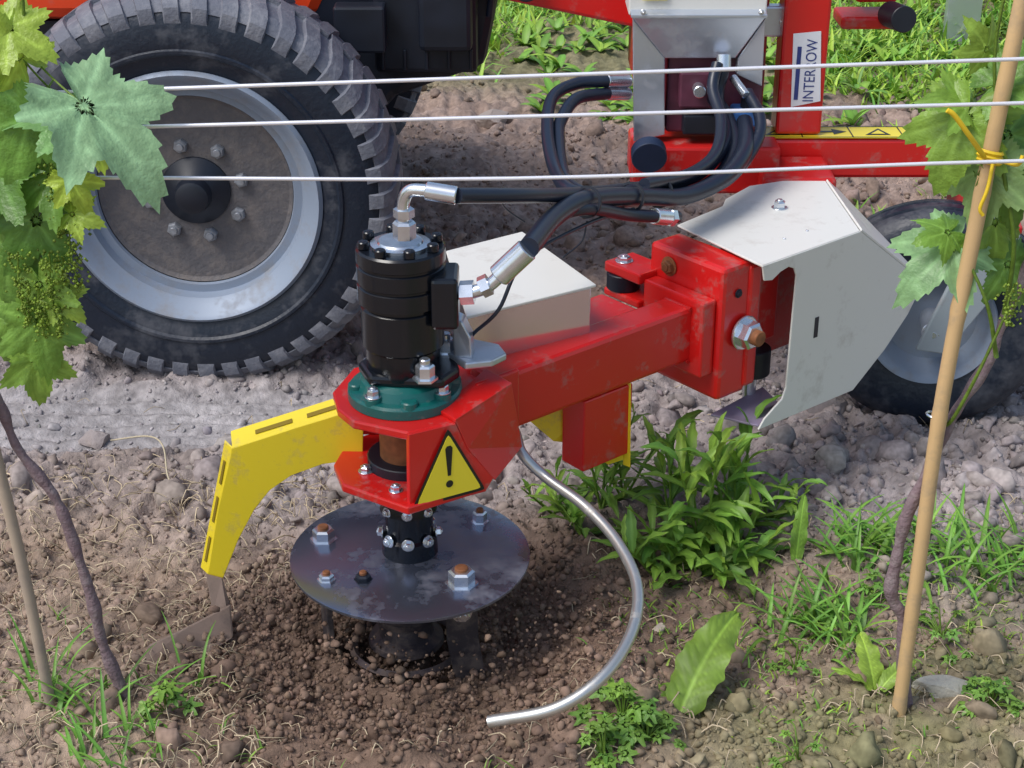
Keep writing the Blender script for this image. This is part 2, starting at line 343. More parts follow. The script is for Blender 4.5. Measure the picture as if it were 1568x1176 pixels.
prism(C,'link_beam',[(-.3,3.5,.82),(.27,3.5,.70),(.27,3.5,.80),(-.3,3.5,.95)],(0,.1,0),red,.008)
box(C,'link_beam_upright',(.26,3.15,.60),(.50,3.6,.90),red2,.008)
cyl(C,'link_pin',(.03,3.44,.80),(.03,3.49,.80),.03,blkm)
prism(C,'valve_cover_top',[(.219,3.045,.835),(.478,3.045,.835),(.478,3.045,1.02),(.219,3.045,1.02)],(0,.10,0),white,.003)
prism(C,'valve_cover_front',[(.224,3.03,.835),(.475,3.03,.835),(.425,3.05,.752),(.291,3.05,.752)],(0,.008,0),galv,.002)
prism(C,'valve_cover_lip',[(.222,3.026,.8345),(.477,3.026,.8345),(.477,3.05,.842),(.222,3.05,.842)],(0,0,.006),galv,.001)
prism(C,'valve_side_panel',[(.226,3.04,.832),(.291,3.052,.752),(.297,3.052,.60),(.236,3.04,.59)],(.004,.05,0),galv,.002)
prism(C,'valve_side_panel_right',[(.476,3.04,.832),(.43,3.052,.752),(.43,3.052,.72),(.478,3.04,.70)],(-.004,.05,0),galv,.002)
box(C,'valve_block',(.30,3.07,.60),(.485,3.15,.76),maroon,.006)
box(C,'valve_body',(.32,3.03,.66),(.39,3.07,.73),maroon,.004);cyl(C,'valve_spool',(.355,3.0,.70),(.355,3.03,.70),.012,zinc)
box(C,'valve_body_low',(.33,3.035,.605),(.40,3.069,.645),blkm,.004);cyl(C,'valve_lever',(.42,3.03,.72),(.44,2.98,.70),.008,zinc)
box(C,'solenoid_cap',(.42,2.99,.635),(.48,3.05,.665),bluep,.005);cyl(C,'solenoid_plug',(.45,3.02,.665),(.45,3.02,.685),.014,blkm)
box(C,'label_small',(.243,3.0385,1.0),(.29,3.0405,.865),ylab,0)
for s in (.245,.465): bolt(C,(s,3.028,.845),(0,-1,0),.004,h=.004)
cyl(C,'round_cap',(.262,3.0,.585),(.262,2.975,.578),.034,M('navy_cap',(.015,.03,.07),.5),32)
for y,z in ((3.05,.708),(3.05,.683)):
    cyl(C,'hose_crimp',(.222,y,z),(.176,y-.05,z+.014),.0125,zinc)
H1=[(-.078,2.18,.783),(.015,2.28,.748),(.087,2.4,.707),(.178,2.55,.662),(.29,2.7,.625),(.354,2.8,.62),(.396,2.9,.645),(.39,3.0,.688),(.40,3.02,.738)]
H2=[(.024,2.18,.704),(.0646,2.32,.70),(.118,2.42,.692),(.211,2.55,.652),(.297,2.65,.617),(.378,2.75,.617),(.425,2.85,.636),(.437,2.96,.655)]
H2b=[(.118,2.44,.68),(.211,2.58,.637),(.297,2.69,.603),(.37,2.79,.602),(.41,2.88,.63),(.405,2.97,.66),(.385,3.03,.68)]
H3=[(.06,2.34,.695),(.118,2.4,.684),(.186,2.5,.638),(.243,2.55,.616),(.28,2.6,.597)]
H4=[(.18,3.0,.722),(.12,2.98,.722),(.075,2.92,.713),(.063,2.8,.688),(.073,2.65,.665),(.096,2.5,.678),(.153,2.5,.672),(.22,2.58,.64)]
H5=[(.18,3.0,.698),(.12,2.93,.708),(.09,2.86,.69),(.083,2.8,.676),(.088,2.65,.655),(.115,2.52,.668),(.165,2.53,.655)]
H6=[(.22,2.57,.665),(.31,2.70,.64),(.365,2.80,.645),(.385,2.90,.675),(.375,2.97,.715),(.385,3.0,.755)]
H7=[(.30,2.68,.60),(.39,2.78,.605),(.45,2.88,.64),(.462,2.94,.67),(.445,3.0,.70)]
for h,r in ((H1,.0115),(H2,.0155),(H2b,.0135),(H3,.0105),(H4,.0115),(H5,.0115),(H6,.011),(H7,.011)): tube(C,'hydraulic_hose',h,r,hose,14)
cyl(C,'hose_crimp',(.40,3.02,.735),(.40,3.03,.765),.014,zinc)
cyl(C,'hose_crimp',(.235,2.545,.619),(.262,2.575,.606),.014,zinc);lathe(C,'crimp_nut',[(0,.016),(.012,.016)],(.262,2.575,.606),(.66,.72,-.3),zinc,6,20)
for p in ((.118,2.42,.688),(.195,2.535,.655),(.25,2.62,.633)):
    ring(C,'cable_tie',[(-.002,.026),(.002,.026),(.002,.022),(-.002,.022)],p,(.55,.8,-.3),blkm,20)
tube(C,'tie_tail',[(.118,2.41,.66),(.11,2.40,.63),(.08,2.38,.61)],.0015,blkm,6)
tube(C,'tie_tail',[(-.02,2.42,.70),(-.01,2.44,.67),(.02,2.46,.64)],.0013,blkm,6)
tube(C,'thin_cable',[(.20,2.52,.64),(.12,2.40,.66),(.02,2.26,.655),(-.02,2.22,.59),(-.06,2.24,.54),(-.07,2.27,.50)],.003,hose,8)
m0=Vector((AX,AY,0))
tube(C,'elbow_fitting',[(-.155,2.20,.72),(-.155,2.198,.765),(-.145,2.194,.785),(-.120,2.187,.788)],.0095,zinc,12)
lathe(C,'elbow_nut',[(0,.017),(.022,.017),(.026,.014)],(-.155,2.20,.712),(0,0,1),zinc,6,20)
lathe(C,'elbow_nut',[(0,.0155),(.012,.0155)],(-.155,2.20,.744),(0,0,1),zinc,6,20)
cyl(C,'hose_crimp',(-.122,2.187,.788),(-.078,2.18,.783),.0135,zinc)
tube(C,'port_fitting',[(-.09,2.19,.63),(-.06,2.18,.635),(-.035,2.18,.645),(-.015,2.18,.663)],.010,zinc,12)
lathe(C,'port_nut',[(0,.018),(.02,.018)],(-.075,2.185,.632),(1,-.1,.1),zinc,6,20);lathe(C,'port_nut',[(0,.0165),(.014,.0165)],(-.045,2.18,.642),(.8,0,.4),zinc,6,20)
cyl(C,'hose_crimp',(-.02,2.18,.660),(.022,2.18,.702),.0175,zinc)
lathe(C,'motor_body',[(0,.050),(.01,.056),(.05,.057),(.055,.062),(.115,.062),(.118,.059),(.122,.059),(.125,.066),(.150,.066),(.152,.063),(.155,.063),(.157,.066),(.180,.066),(.182,.063),(.185,.063),(.187,.066),(.205,.066),(.208,.063)],(AX,AY,.485),(0,0,1),blk,56,ang=30)
lathe(C,'motor_cap',[(0,.044),(.004,.044),(.005,.034),(.008,.032)],(AX,AY,.693),(0,0,1),zinc,40)
for i in range(8):
    a=2*math.pi*i/8+.3;p=m0+Vector((math.cos(a)*.055,math.sin(a)*.055,.693))
    cyl(C,'cap_screw',p,p+Vector((0,0,.012)),.0085,blk,16);cyl(C,'screw_socket',p+Vector((0,0,.0121)),p+Vector((0,0,.0125)),.004,blkm,6,ch=.0001)
box(C,'motor_port_block',(AX+.045,AY-.055,.58),(AX+.085,AY+.02,.66),blk,.006)
prism(C,'motor_flange',[m0+Vector(p) for p in ((-.05,-.05,.487),(.06,-.062,.487),(.085,-.02,.487),(.07,.06,.487),(-.04,.06,.487),(-.07,0,.487))],(0,0,.018),blk,.006)
for p in ((AX+.035,AY-.062,.505),(AX+.062,AY+.03,.505)):
    lathe(C,'flange_bolt',[(0,.019),(.004,.019),(.0042,.0145),(.022,.0145),(.025,.012)],p,(0,0,1),zinc,6,20)
    cyl(C,'flange_bolt_end',Vector(p)+Vector((0,0,.024)),Vector(p)+Vector((0,0,.034)),.008,zinc,14)
prism(C,'motor_bracket',[(-.10,2.24,.50),(-.07,2.20,.50),(-.03,2.21,.50),(-.008,2.235,.50),(-.02,2.27,.50),(-.08,2.30,.50)],(0,0,.012),galv,.003)
prism(C,'bracket_upright',[(-.088,2.225,.51),(-.060,2.215,.51),(-.062,2.215,.545),(-.075,2.222,.57),(-.092,2.23,.575)],(.004,.03,0),galv,.003)
lathe(C,'bearing_flange',[(0,.087),(.014,.087),(.018,.084),(.019,.072),(.032,.066),(.038,.056)],(AX,AY,.449),(0,0,1),teal,56,ang=30)
for i in range(8):
    a=2*math.pi*i/8+.15;p=m0+Vector((math.cos(a)*.073,math.sin(a)*.073,.463))
    cyl(C,'flange_boss',p-Vector((0,0,.01)),p+Vector((0,0,.012)),.0145,teal,20,r1=.013,ch=.002)
    if i%2==1: bolt(C,p+Vector((0,0,.012)),(0,0,1),.0095,h=.011)
top=[(-.275,2.232),(-.262,2.175),(-.236,2.135),(-.152,2.098),(-.085,2.128),(-.02,2.232),(.0,2.27),(-.05,2.33),(-.17,2.35),(-.25,2.32)]
prism(C,'head_top_plate',[(x,y,.434) for x,y in top],(0,0,.014),red,.003)
low=[(-.277,2.214),(-.258,2.15),(-.154,2.080),(-.044,2.150),(-.03,2.23),(-.08,2.33),(-.2,2.34),(-.262,2.29)]
prism(C,'head_lower_plate',[(x,y,.318) for x,y in low],(0,0,.014),red,.003)
prism(C,'head_front_plate',[(-.152,2.090,.318),(-.150,2.093,.447),(-.083,2.128,.447),(-.066,2.137,.40),(-.028,2.159,.338),(-.040,2.152,.318)],(-.005,.009,0),red,.001)
pg=[(-.083,2.127,.450),(-.066,2.136,.40),(-.026,2.158,.334),(.016,2.236,.350),(.000,2.218,.466)]
prism(C,'head_gusset',pg,(-.006,.014,0),red,.001)
prism(C,'head_gusset_top',[(-.083,2.127,.4485),(.000,2.218,.464),(-.04,2.27,.464),(-.11,2.16,.4485)],(0,0,.006),red,.001)
prism(C,'head_back_plate',[(-.25,2.31,.332),(-.05,2.32,.332),(-.05,2.32,.434),(-.25,2.31,.434)],(0,.01,0),red2,.002)
cyl(C,'rotor_shaft_housing',(AX,AY,.30),(AX,AY,.434),.042,rust,32)
cyl(C,'rotor_bearing',(AX,AY,.325),(AX,AY,.348),.062,blkm,32);bolt(C,(-.225,2.19,.332),(0,0,1),.009);bolt(C,(-.175,2.13,.332),(0,0,1),.008)
fo=Vector((-.152,2.090,0));fd=Vector((.112,.062,0)).normalized();fn=Vector((fd.y,-fd.x,0))
def FP(a,z,off): return fo+fd*a+Vector((0,0,z))+fn*off
def tri(k,off,mat,nm):
    c=(.064,.368);P=[(.064,.443),(.004,.326),(.124,.326)];pts=[]
    for i in range(3):
        p=Vector(P[i]);q=Vector(P[(i+1)%3]);r=Vector(P[i-1]);cc=Vector(c)
        p=cc+(p-cc)*k;q=cc+(q-cc)*k;r=cc+(r-cc)*k
        pts+=[p+(r-p)*.06,p+(q+r-2*p)*.012,p+(q-p)*.06]
    prism(C,nm,[FP(a,z,off) for a,z in pts],fn*.0006,mat,0)
tri(1.03,.0035,blab,'warning_triangle_border');tri(.90,.0045,ylab,'warning_triangle')
prism(C,'exclamation_bar',[FP(a,z,.0055) for a,z in ((.058,.412),(.061,.416),(.067,.416),(.070,.412),(.0665,.366),(.0615,.366))],fn*.0005,blab,0)
cyl(C,'exclamation_dot',FP(.064,.352,.0055),FP(.064,.352,.0060),.006,blab,20,ch=.0001)
srbox(C,'arm_tube',1.425,1.885,-1.805,-1.742,.358,.460,red,.008)
srbox(C,'arm_end_cheek',1.385,1.47,-1.7415,-1.732,.345,.468,red,.004)
srbox(C,'arm_weld_plate',1.86,1.892,-1.86,-1.715,.335,.475,red,.004)
for z in (.458,.36): tube(C,'weld_bead',[SR(1.855,-1.80,z),SR(1.856,-1.74,z)],.004,red2,6,4)
srbox(C,'arm_lower_tab',1.62,1.73,-1.80,-1.745,.225,.357,red,.003)
srbox(C,'pivot_bracket',1.893,1.965,-1.880,-1.703,.285,.532,red,.008)
srbox(C,'pivot_bracket_flange',1.955,1.985,-1.72,-1.698,.295,.525,red,.006)
srbox(C,'pivot_inner_plate',1.985,2.20,-1.80,-1.775,.29,.53,red2,.004)
srbox(C,'pivot_inner_rib',2.0,2.05,-1.775,-1.715,.36,.53,red2,.004)
srbox(C,'pivot_left_ear',1.85,1.92,-1.95,-1.86,.465,.485,red,.004);srbox(C,'pivot_left_ear_low',1.85,1.92,-1.95,-1.86,.42,.435,red,.004)
cyl(C,'ear_roller',SR(1.875,-1.925,.435),SR(1.875,-1.925,.465),.03,blkm);bolt(C,SR(1.875,-1.925,.485),(0,0,1),.012)
nn=SR(0,1,0);dd=SR(1,0,0);bc=SR(1.945,-1.698,.405)
cyl(C,'pivot_washer',bc,bc+nn*.006,.031,zinc,36);lathe(C,'pivot_nut',[(0,.025),(.018,.025),(.022,.021)],bc+nn*.006,nn,zinc,6,20);cyl(C,'pivot_bolt_end',bc+nn*.026,bc+nn*.04,.014,rust,20)
for z in (.50,.325): bolt(C,SR(1.892,-1.83,z),-dd,.013,rust)
bolt(C,SR(1.93,-1.702,.48),nn,.006,blkm,.003)
cyl(C,'damper_rubber',SR(2.02,-1.74,.29),SR(2.02,-1.74,.34),.034,blkm);cyl(C,'damper_pin',SR(2.02,-1.74,.23),SR(2.02,-1.74,.36),.012,zinc)
gt=[(.293,2.713),(.385,2.812),(.395,2.85),(.449,2.924),(.596,2.989),(.612,2.680),(.418,2.517)]
prism(C,'guard_top',[(x,y,.537) for x,y in gt],(0,0,.004),white,.0015)
def GF(s,z): return SR(s,-1.659,z)
gf=[(1.938,.541),(2.192,.541),(2.398,.39),(2.36,.335),(2.30,.28),(2.216,.222),(1.958,.226),(1.972,.243),(1.998,.258),(2.016,.268),(2.024,.288),(2.027,.50),(2.02,.515),(2.005,.522),(1.985,.518),(1.965,.508),(1.945,.512)]
prism(C,'guard_front',[GF(s,z) for s,z in gf],-nn*.004,white,.0015)
prism(C,'guard_side',[Vector((.612,2.680,.541)),GF(2.398,.39),SR(2.45,-1.86,.39),Vector((.596,2.989,.541))],(.003,.002,.003),white,.001)
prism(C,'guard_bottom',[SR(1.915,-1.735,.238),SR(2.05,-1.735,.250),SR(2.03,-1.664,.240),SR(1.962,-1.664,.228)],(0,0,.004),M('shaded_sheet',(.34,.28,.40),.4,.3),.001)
srbox(C,'guard_slot',2.087,2.097,-1.6588,-1.6580,.366,.405,blkm,.0)
bolt(C,(.487,2.80,.541),(0,0,1),.011,h=.012)
for s in (2.06,2.12): bolt(C,SR(s,-1.72,.541),(0,0,1),.003,h=.002,washer=False)
wb=[(-.104,2.571),(.018,2.658),(.128,2.427),(-.070,2.304)]
prism(C,'side_cover',[(x,y,.455) for x,y in wb],(0,0,.085),M('cover_sheet',(.66,.58,.62),.14,.85,.06,8),.002)
prism(C,'side_cover_lid',[(-.112,2.574,.541),(.018,2.667,.541),(.136,2.425,.541),(-.070,2.296,.541)],(0,0,.005),white,.0015)
srbox(C,'cover_support',1.50,1.80,-1.90,-1.808,.38,.452,red,.004)
# yellow shield
yp=[(-.442,.334),(-.34,.372),(-.243,.406),(-.233,.37),(-.236,.318),(-.30,.308),(-.352,.286),(-.388,.258),(-.415,.222),(-.445,.165),(-.476,.090),(-.500,.098),(-.474,.22)]
def yq(x,z,b=0,o=0): return (x,2.255+(x+.25)*-.03+b,z)
prism(C,'shield_face',[yq(x,z) for x,z in yp],(0,.005,0),yel,.001)
def flange(name,A,B,ox,oz,slots,oy=.012):
    A3=Vector(yq(*A));B3=Vector(yq(*B));w=Vector((ox,oy,oz))
    prism(C,name,[A3,B3,B3+w,A3+w],(.0,.004,.002),yel,.0008)
    nrm=(B3-A3).cross(w).normalized()
    if nrm.y>0: nrm=-nrm
    for a,b in slots:
        c=[A3.lerp(B3,a)+w*.4,A3.lerp(B3,b)+w*.4,A3.lerp(B3,b)+w*.65,A3.lerp(B3,a)+w*.65]
        prism(C,name+'_slot',[p+nrm*.0012 for p in c],nrm*.0006,slotm,0)
flange('shield_flange_top',(-.442,.334),(-.243,.406),-.006,.012,[(.2,.5),(.62,.9)],.03)
flange('shield_flange_side',(-.500,.098),(-.442,.334),-.014,.004,[(.08,.28),(.4,.6),(.7,.88)],.015)
mud=M('muddy_flap',(.25,.18,.145),.8,0,.25,40,(.16,.115,.09),.5,30)
prism(C,'shield_rubber',[(-.502,2.256,.102),(-.476,2.256,.094),(-.462,2.235,.05),(-.458,2.205,.022),(-.48,2.195,.012),(-.49,2.225,.05)],(0,.004,0),mud,.001)
prism(C,'shield_foot',[(-.462,2.225,.060),(-.455,2.19,.022),(-.515,2.125,.014),(-.592,2.112,.018),(-.580,2.14,.040),(-.53,2.17,.050)],(.002,.006,.002),mud,.001)
yr=[(.03,2.42,.300),(.187,2.45,.353),(.191,2.45,.210),(.165,2.45,.200),(.12,2.44,.245),(.07,2.42,.262)]
prism(C,'shield_right',yr,(0,.005,0),yel,.001)
prism(C,'shield_right_flange',[(.187,2.45,.36),(.199,2.44,.36),(.203,2.44,.20),(.191,2.45,.20)],(0,.004,0),yel,.001)
rod=[(-.01,2.34,.36),(.006,2.317,.33),(.017,2.287,.31),(.053,2.266,.28),(.114,2.208,.26),(.161,2.133,.24),(.186,2.045,.22),(.174,1.955,.20),(.129,1.873,.18),(.060,1.838,.15),(-.033,1.847,.12)]
tube(C,'feeler_rod',rod,.0088,steel,14)
cyl(C,'feeler_pivot',(-.012,2.345,.33),(-.012,2.345,.38),.018,zinc)
DZ=-.008
lathe(C,'rotor_disc',[(-.003,.06),(-.003,.186),(-.001,.1915),(.003,.1915),(.004,.188),(.008,.15),(.011,.055),(.011,.0)],(AX,AY,.170+DZ),(0,0,1),disc_m,96)
lathe(C,'rotor_hub',[(0,.045),(.03,.043),(.034,.038),(.075,.038),(.08,.046),(.10,.046),(.15,.03)],(AX,AY,.172),(0,0,1),blk,40,ang=30)
for i in range(8):
    a=2*math.pi*i/8;ca,sa=math.cos(a),math.sin(a)
    bolt(C,(AX+ca*.042,AY+sa*.042,.206),(ca,sa,.1),.0075,zinc,.007);bolt(C,(AX+ca*.044,AY+sa*.044,.260),(ca,sa,0),.0062,zinc,.005)
def big(dx,dy,r=.016,h=.02,m=zinc):
    p=Vector((AX+dx,AY+dy,.176+DZ));lathe(C,'tine_nut',[(0,r*1.25),(.004,r*1.25),(.0042,r),(h,r),(h+.003,r*.8)],p,(0,0,1),m,6,20)
    cyl(C,'tine_bolt',p+Vector((0,0,h)),p+Vector((0,0,h+.008)),r*.5,rust,14)
big(-.142,.035,.018);big(.085,-.095,.021,.024);big(-.125,-.085,.012,.010);big(-.068,-.085,.012,.010,blkm);big(.11,.09,.012);big(-.02,.15,.012)
def tine(dx,dy,tw,n='tine'):
    ang=math.atan2(dy,dx)+math.pi/2+tw;u=Vector((math.cos(ang),math.sin(ang),0));w=Vector((-u.y,u.x,0))
    o=Vector((AX+dx,AY+dy,DZ));P=[(-.024,.168),(.024,.168),(.026,.08),(.034,.02),(.045,-.035),(.01,-.055),(-.012,.0),(-.024,.08)]
    prism(C,n,[o+u*a+Vector((0,0,z)) for a,z in P],w*.010,tinem,.002)
    bolt(C,o+Vector((0,0,.13))-w*.0,-w,.012,zinc,.01)
tine(.085,-.105,-.5);tine(-.142,-.02,.2);tine(.05,.13,.1)
lathe(C,'lower_cone',[(0,.03),(.0,.05),(.012,.062),(.02,.060),(.03,.045),(.05,.04),(.056,.048),(.066,.048),(.07,.035),(.15,.03)],(AX-.01,AY-.01,-.004),(0,0,1),M('lower_hub_steel',(.06,.05,.06),.45,.4,.3,30,(.20,.145,.115),.55,25),48)
ring(C,'lower_ring',[(-.008,.088),(0,.094),(.008,.088),(0,.080)],(AX-.01,AY-.01,-.002),(0,0,1),M('muddy_ring',(.08,.06,.065),.6,.3,.3,30,(.19,.14,.11),.6,25),56)
def dwheel():
    o=Vector((.85,3.03,.232));ax=Vector((-.18,-1,0)).normalized();R=.238
    prof=[(.055,.115),(.066,.145),(.070,.18),(.062,.21),(.045,.228),(.03,.2345),(.028,.230),(.022,.230),(.020,.237),(.004,.239),(.002,.233),(-.004,.233),(-.006,.239),(-.02,.237),(-.022,.230),(-.028,.230),(-.03,.2345),(-.045,.228),(-.062,.21),(-.07,.18),(-.066,.15),(-.055,.125),(-.04,.108),(.04,.108)]
    ring(C,'depth_wheel_tyre',prof,o,ax,rubber,80)
    lathe(C,'depth_wheel_rim',[(-.02,.085),(.03,.092),(.045,.104),(.055,.108),(.064,.116),(.068,.126),(.060,.129),(.02,.11)],o,ax,rimm,64)
    lathe(C,'depth_wheel_disc',[(-.025,.11),(-.01,.09),(.0,.05),(.002,.0)],o,ax,hubm,48)
    cyl(C,'depth_wheel_axle',o-ax*.02,o+ax*.10,.022,galv);bolt(C,o+ax*.10,ax,.014)
dwheel()
prism(C,'depth_wheel_fork',[(.80,2.92,.20),(.86,2.92,.19),(.93,2.92,.30),(.975,2.92,.44),(.93,2.92,.50),(.88,2.92,.42),(.85,2.92,.34)],(0,.012,0),M('fork_paint',(.36,.42,.47),.45,.2,.06,10,DUST,.2,20),.003)
prism(C,'depth_wheel_crown',[(.90,2.93,.44),(.98,2.93,.44),(.98,3.15,.50),(.90,3.15,.50)],(0,0,.015),red2,.003)
# ------------------------------------------------------------------ foliage builder
class LB:
    def __init__(s): s.v=[];s.f=[];s.c=[]
    def add(s,v,f,c):
        b=len(s.v);s.v+=[tuple(p) for p in v];s.f+=[tuple(i+b for i in q) for q in f];s.c+=list(c)
    def strip(s,base,az,pitch,droop,L,W,n=6,prof=None,fold=.25,col=(.07,.14,.03),serr=0,roll=0,rib=1.45,wave=0,thin=False):
        prof=prof or (lambda t:math.sin(math.pi*min(1,t*.92+.08))**.8);p=Vector(base);v=[];c=[];f=[]
        ph=random.random()*6;m=3 if thin else 5
        for i in range(n+1):
            t=i/n;w=W*prof(t)*(1+(serr if i%2 else -serr));pt=pitch-droop*t
            d=Vector((math.cos(pt)*math.cos(az),math.cos(pt)*math.sin(az),math.sin(pt)))
            sd=Vector((-math.sin(az),math.cos(az),0));up=sd.cross(d)*-1
            if roll: q=Quaternion(d,roll);sd=q@sd;up=q@up
            k=random.uniform(.9,1.1);c1=tuple(x*k for x in col);c2=tuple(min(1,x*rib*k) for x in col)
            wob=fold*w
            if thin: v+=[p-sd*w+up*wob,p.copy(),p+sd*w+up*wob];c+=[c1,c2,c1]
            else:
                w1=wave*W*math.sin(t*14+ph);w2=wave*W*math.sin(t*12+ph+2)
                v+=[p-sd*w+up*(wob+w1),p-sd*w*.5+up*wob*.6,p.copy(),p+sd*w*.5+up*wob*.6,p+sd*w+up*(wob+w2)];c+=[c1,c1,c2,c1,c1]
            p=p+d*(L/n)
        for i in range(n):
            a=i*m
            for j in range(m-1): f.append((a+j,a+j+1,a+j+m+1,a+j+m))
        s.add(v,f,c);return p
    def dock(s,base,az,pitch,droop,L,W,col,roll=0,n=44,K=7):
        p=Vector(base);v=[];c=[];f=[];m=2*K+1;ph=random.random()*6
        for i in range(n+1):
            t=i/n;w=W*(math.sin(math.pi*(t*.90+.075)))**.55*(1.12-.45*t)*(1+.05*math.sin(t*46+ph)+.04*math.sin(t*23))
            if t>.985: w*=.3
            pt=pitch-droop*t;d=Vector((math.cos(pt)*math.cos(az),math.cos(pt)*math.sin(az),math.sin(pt)))
            sd=Vector((-math.sin(az),math.cos(az),0));up=sd.cross(d)*-1;q=Quaternion(d,roll+.35*math.sin(t*3+ph));sd=q@sd;up=q@up
            for j in range(-K,K+1):
                u=j/K;au=abs(u);vs=(t*11-au*2.2+(0 if u>0 else .4))%1;vein=max(0,1-abs(vs-.5)*9)
                zz=W*(.30*au-.22*au*au+.10*math.cos((vs-.5)*6.283)*au*(1.1-au)*-1.2+.16*au*au*math.sin(t*19+ph+(2 if u>0 else 0)))
                v.append(p+sd*w*u+up*zz)
                k=random.uniform(.9,1.1)*(1+.5*vein*(1-au*.5)*(au>.05))*(1.75 if j==0 else 1)*(1+.12*math.sin(t*9+u*3))
                c.append(tuple(min(.8,x*k) for x in col))
            p=p+d*(L/n)
        for i in range(n):
            for j in range(m-1): a=i*m+j;f.append((a,a+1,a+m+1,a+m))
        s.add(v,f,c)
    def tube(s,P,R,col,n=6,sub=5):
        v,f=tubegeo(smoothpath(P,sub),R,n);s.add(v,f,[col]*len(v))
    def grape(s,base,tip,nrm,size,col,cup=.22,NA=96,NR=8,deep=.46):
        x=Vector(tip).normalized();z=Vector(nrm);z=(z-x*z.dot(x)).normalized();y=z.cross(x);base=Vector(base)
        j=lambda a:random.uniform(-a,a)
        lob=[0,.98+j(.06),-.98+j(.06),2.0+j(.08),-2.0+j(.08)];amp=[1,.84+j(.06),.84+j(.06),.64+j(.05),.64+j(.05)]
        v=[base];c=[tuple(q*1.3 for q in col)];f=[];ph=random.random()*6;tw=j(.35);bend=j(.35)
        teeth=[random.uniform(.4,1.3) for _ in range(NA)]
        for k in range(1,NR+1):
            q_=k/NR
            for i in range(NA):
                th=-math.pi+2*math.pi*(i+.5)/NA
                e=.40
                for l,a in zip(lob,amp): e=max(e,a*(1-deep*min(1.2,abs(th-l)/.5)**.9))
                if abs(th)>2.72: e*=max(.12,1-(abs(th)-2.72)/.42*.9)
                if k==NR: e*=1+.06*teeth[i]*(1 if i%2 else -.8)
                r=e*size*q_;rho=e*q_
                px=r*math.cos(th);py=r*math.sin(th)
                dv=min(abs(th-l) for l in lob)
                pz=size*(-cup*rho*rho+.13*min(dv,.45)*rho+.07*rho*rho*math.sin(th*2+ph)+.04*q_**3*math.sin(th*7+ph)+tw*math.cos(th)*math.sin(th)*rho*rho+bend*(rho*math.sin(th))**2-.25*max(0,rho*math.cos(th)-.55)**2*2)
                v.append(base+x*px+y*py+z*pz)
                ve=math.exp(-(dv*rho/.028)**2)*(1-.35*rho)*(1 if q_>.1 else .3)
                t1=rho*math.cos(dv)*7.5-dv*rho*7;sv=max(0,1-abs((t1%1)-.5)*6)*.35*(1 if dv>.05 else 0)
                m=random.uniform(.93,1.07);w=max(.75*ve,sv)
                c.append(tuple(q*m*(1+w*.75)+w*.035 for q in col))
        for i in range(NA-1): f.append((0,1+i,1+(i+1)))
        for k in range(NR-1):
            for i in range(NA-1):
                a=1+k*NA+i;f.append((a,a+1,a+NA+1,a+NA))
        s.add(v,f,c)
    def build(s,name,mat,parent=None,smooth=True):
        o=mk(parent,name,s.v,s.f,mat,smooth=False,fix=False)
        if smooth: o.data.shade_smooth()
        a=o.data.color_attributes.new('Col','FLOAT_COLOR','POINT')
        a.data.foreach_set('color',np.concatenate([np.array(s.c),np.ones((len(s.c),1))],1).astype(np.float32).ravel())
        return o
G=lambda k=1,y=0:tuple(q*k for q in (.115+y*.17,.275+y*.11,.045))
hz=lambda x,y:float(hgt(np.array([x]),np.array([y]))[0])
# ------------------------------------------------------------------ vines, stakes, wires
def vine(name,trunk,R,leaves,shoots,clusters):
    e=E(name,trunk[-1]);tube(e,'trunk',trunk,R,bark,12,10)
    lb=LB()
    for s_ in shoots: lb.tube(s_,lambda t:.0035*(1-.5*t),G(.8,.5),8)
    for b,t,n,sz_,col in leaves:
        lb.grape(b,t,n,sz_,col)
        bb=Vector(b);tt=Vector(t).normalized();lb.tube([bb+Vector((0,.002,-.001)),bb-tt*sz_*.3+Vector((0,.015,-.01)),bb-tt*sz_*.6+Vector((0,.035,-.02))],.0014,G(1,.6),5,4)
    lb.build('leaves',leafm,e)
    cb=LB()
    for (p,L) in clusters:
        p=Vector(p);cb.tube([p,p-Vector((.005,0,L*.5)),p-Vector((0,0,L))],.0012,G(1,.6),5,3)
        for i in range(int(L*1500)):
            t=random.random();r=.016*(1-t*.7)+(.012 if random.random()<.2 else 0);a=random.random()*6.28
            q=p-Vector((0,0,L*t))+Vector((math.cos(a)*r*random.random()**.5,math.sin(a)*r*random.random()**.5,0))
            s2=random.uniform(.0018,.003);o=[Vector((s2,0,0)),Vector((0,s2,0)),Vector((-s2,0,0)),Vector((0,-s2,0)),Vector((0,0,s2)),Vector((0,0,-s2))]
            k=random.uniform(.6,1.4);cb.add([q+w for w in o],[(0,1,4),(1,2,4),(2,3,4),(3,0,4),(1,0,5),(2,1,5),(3,2,5),(0,3,5)],[G(k,.8)]*6)
    if clusters: cb.build('flower_clusters',leafm,e)
    return e
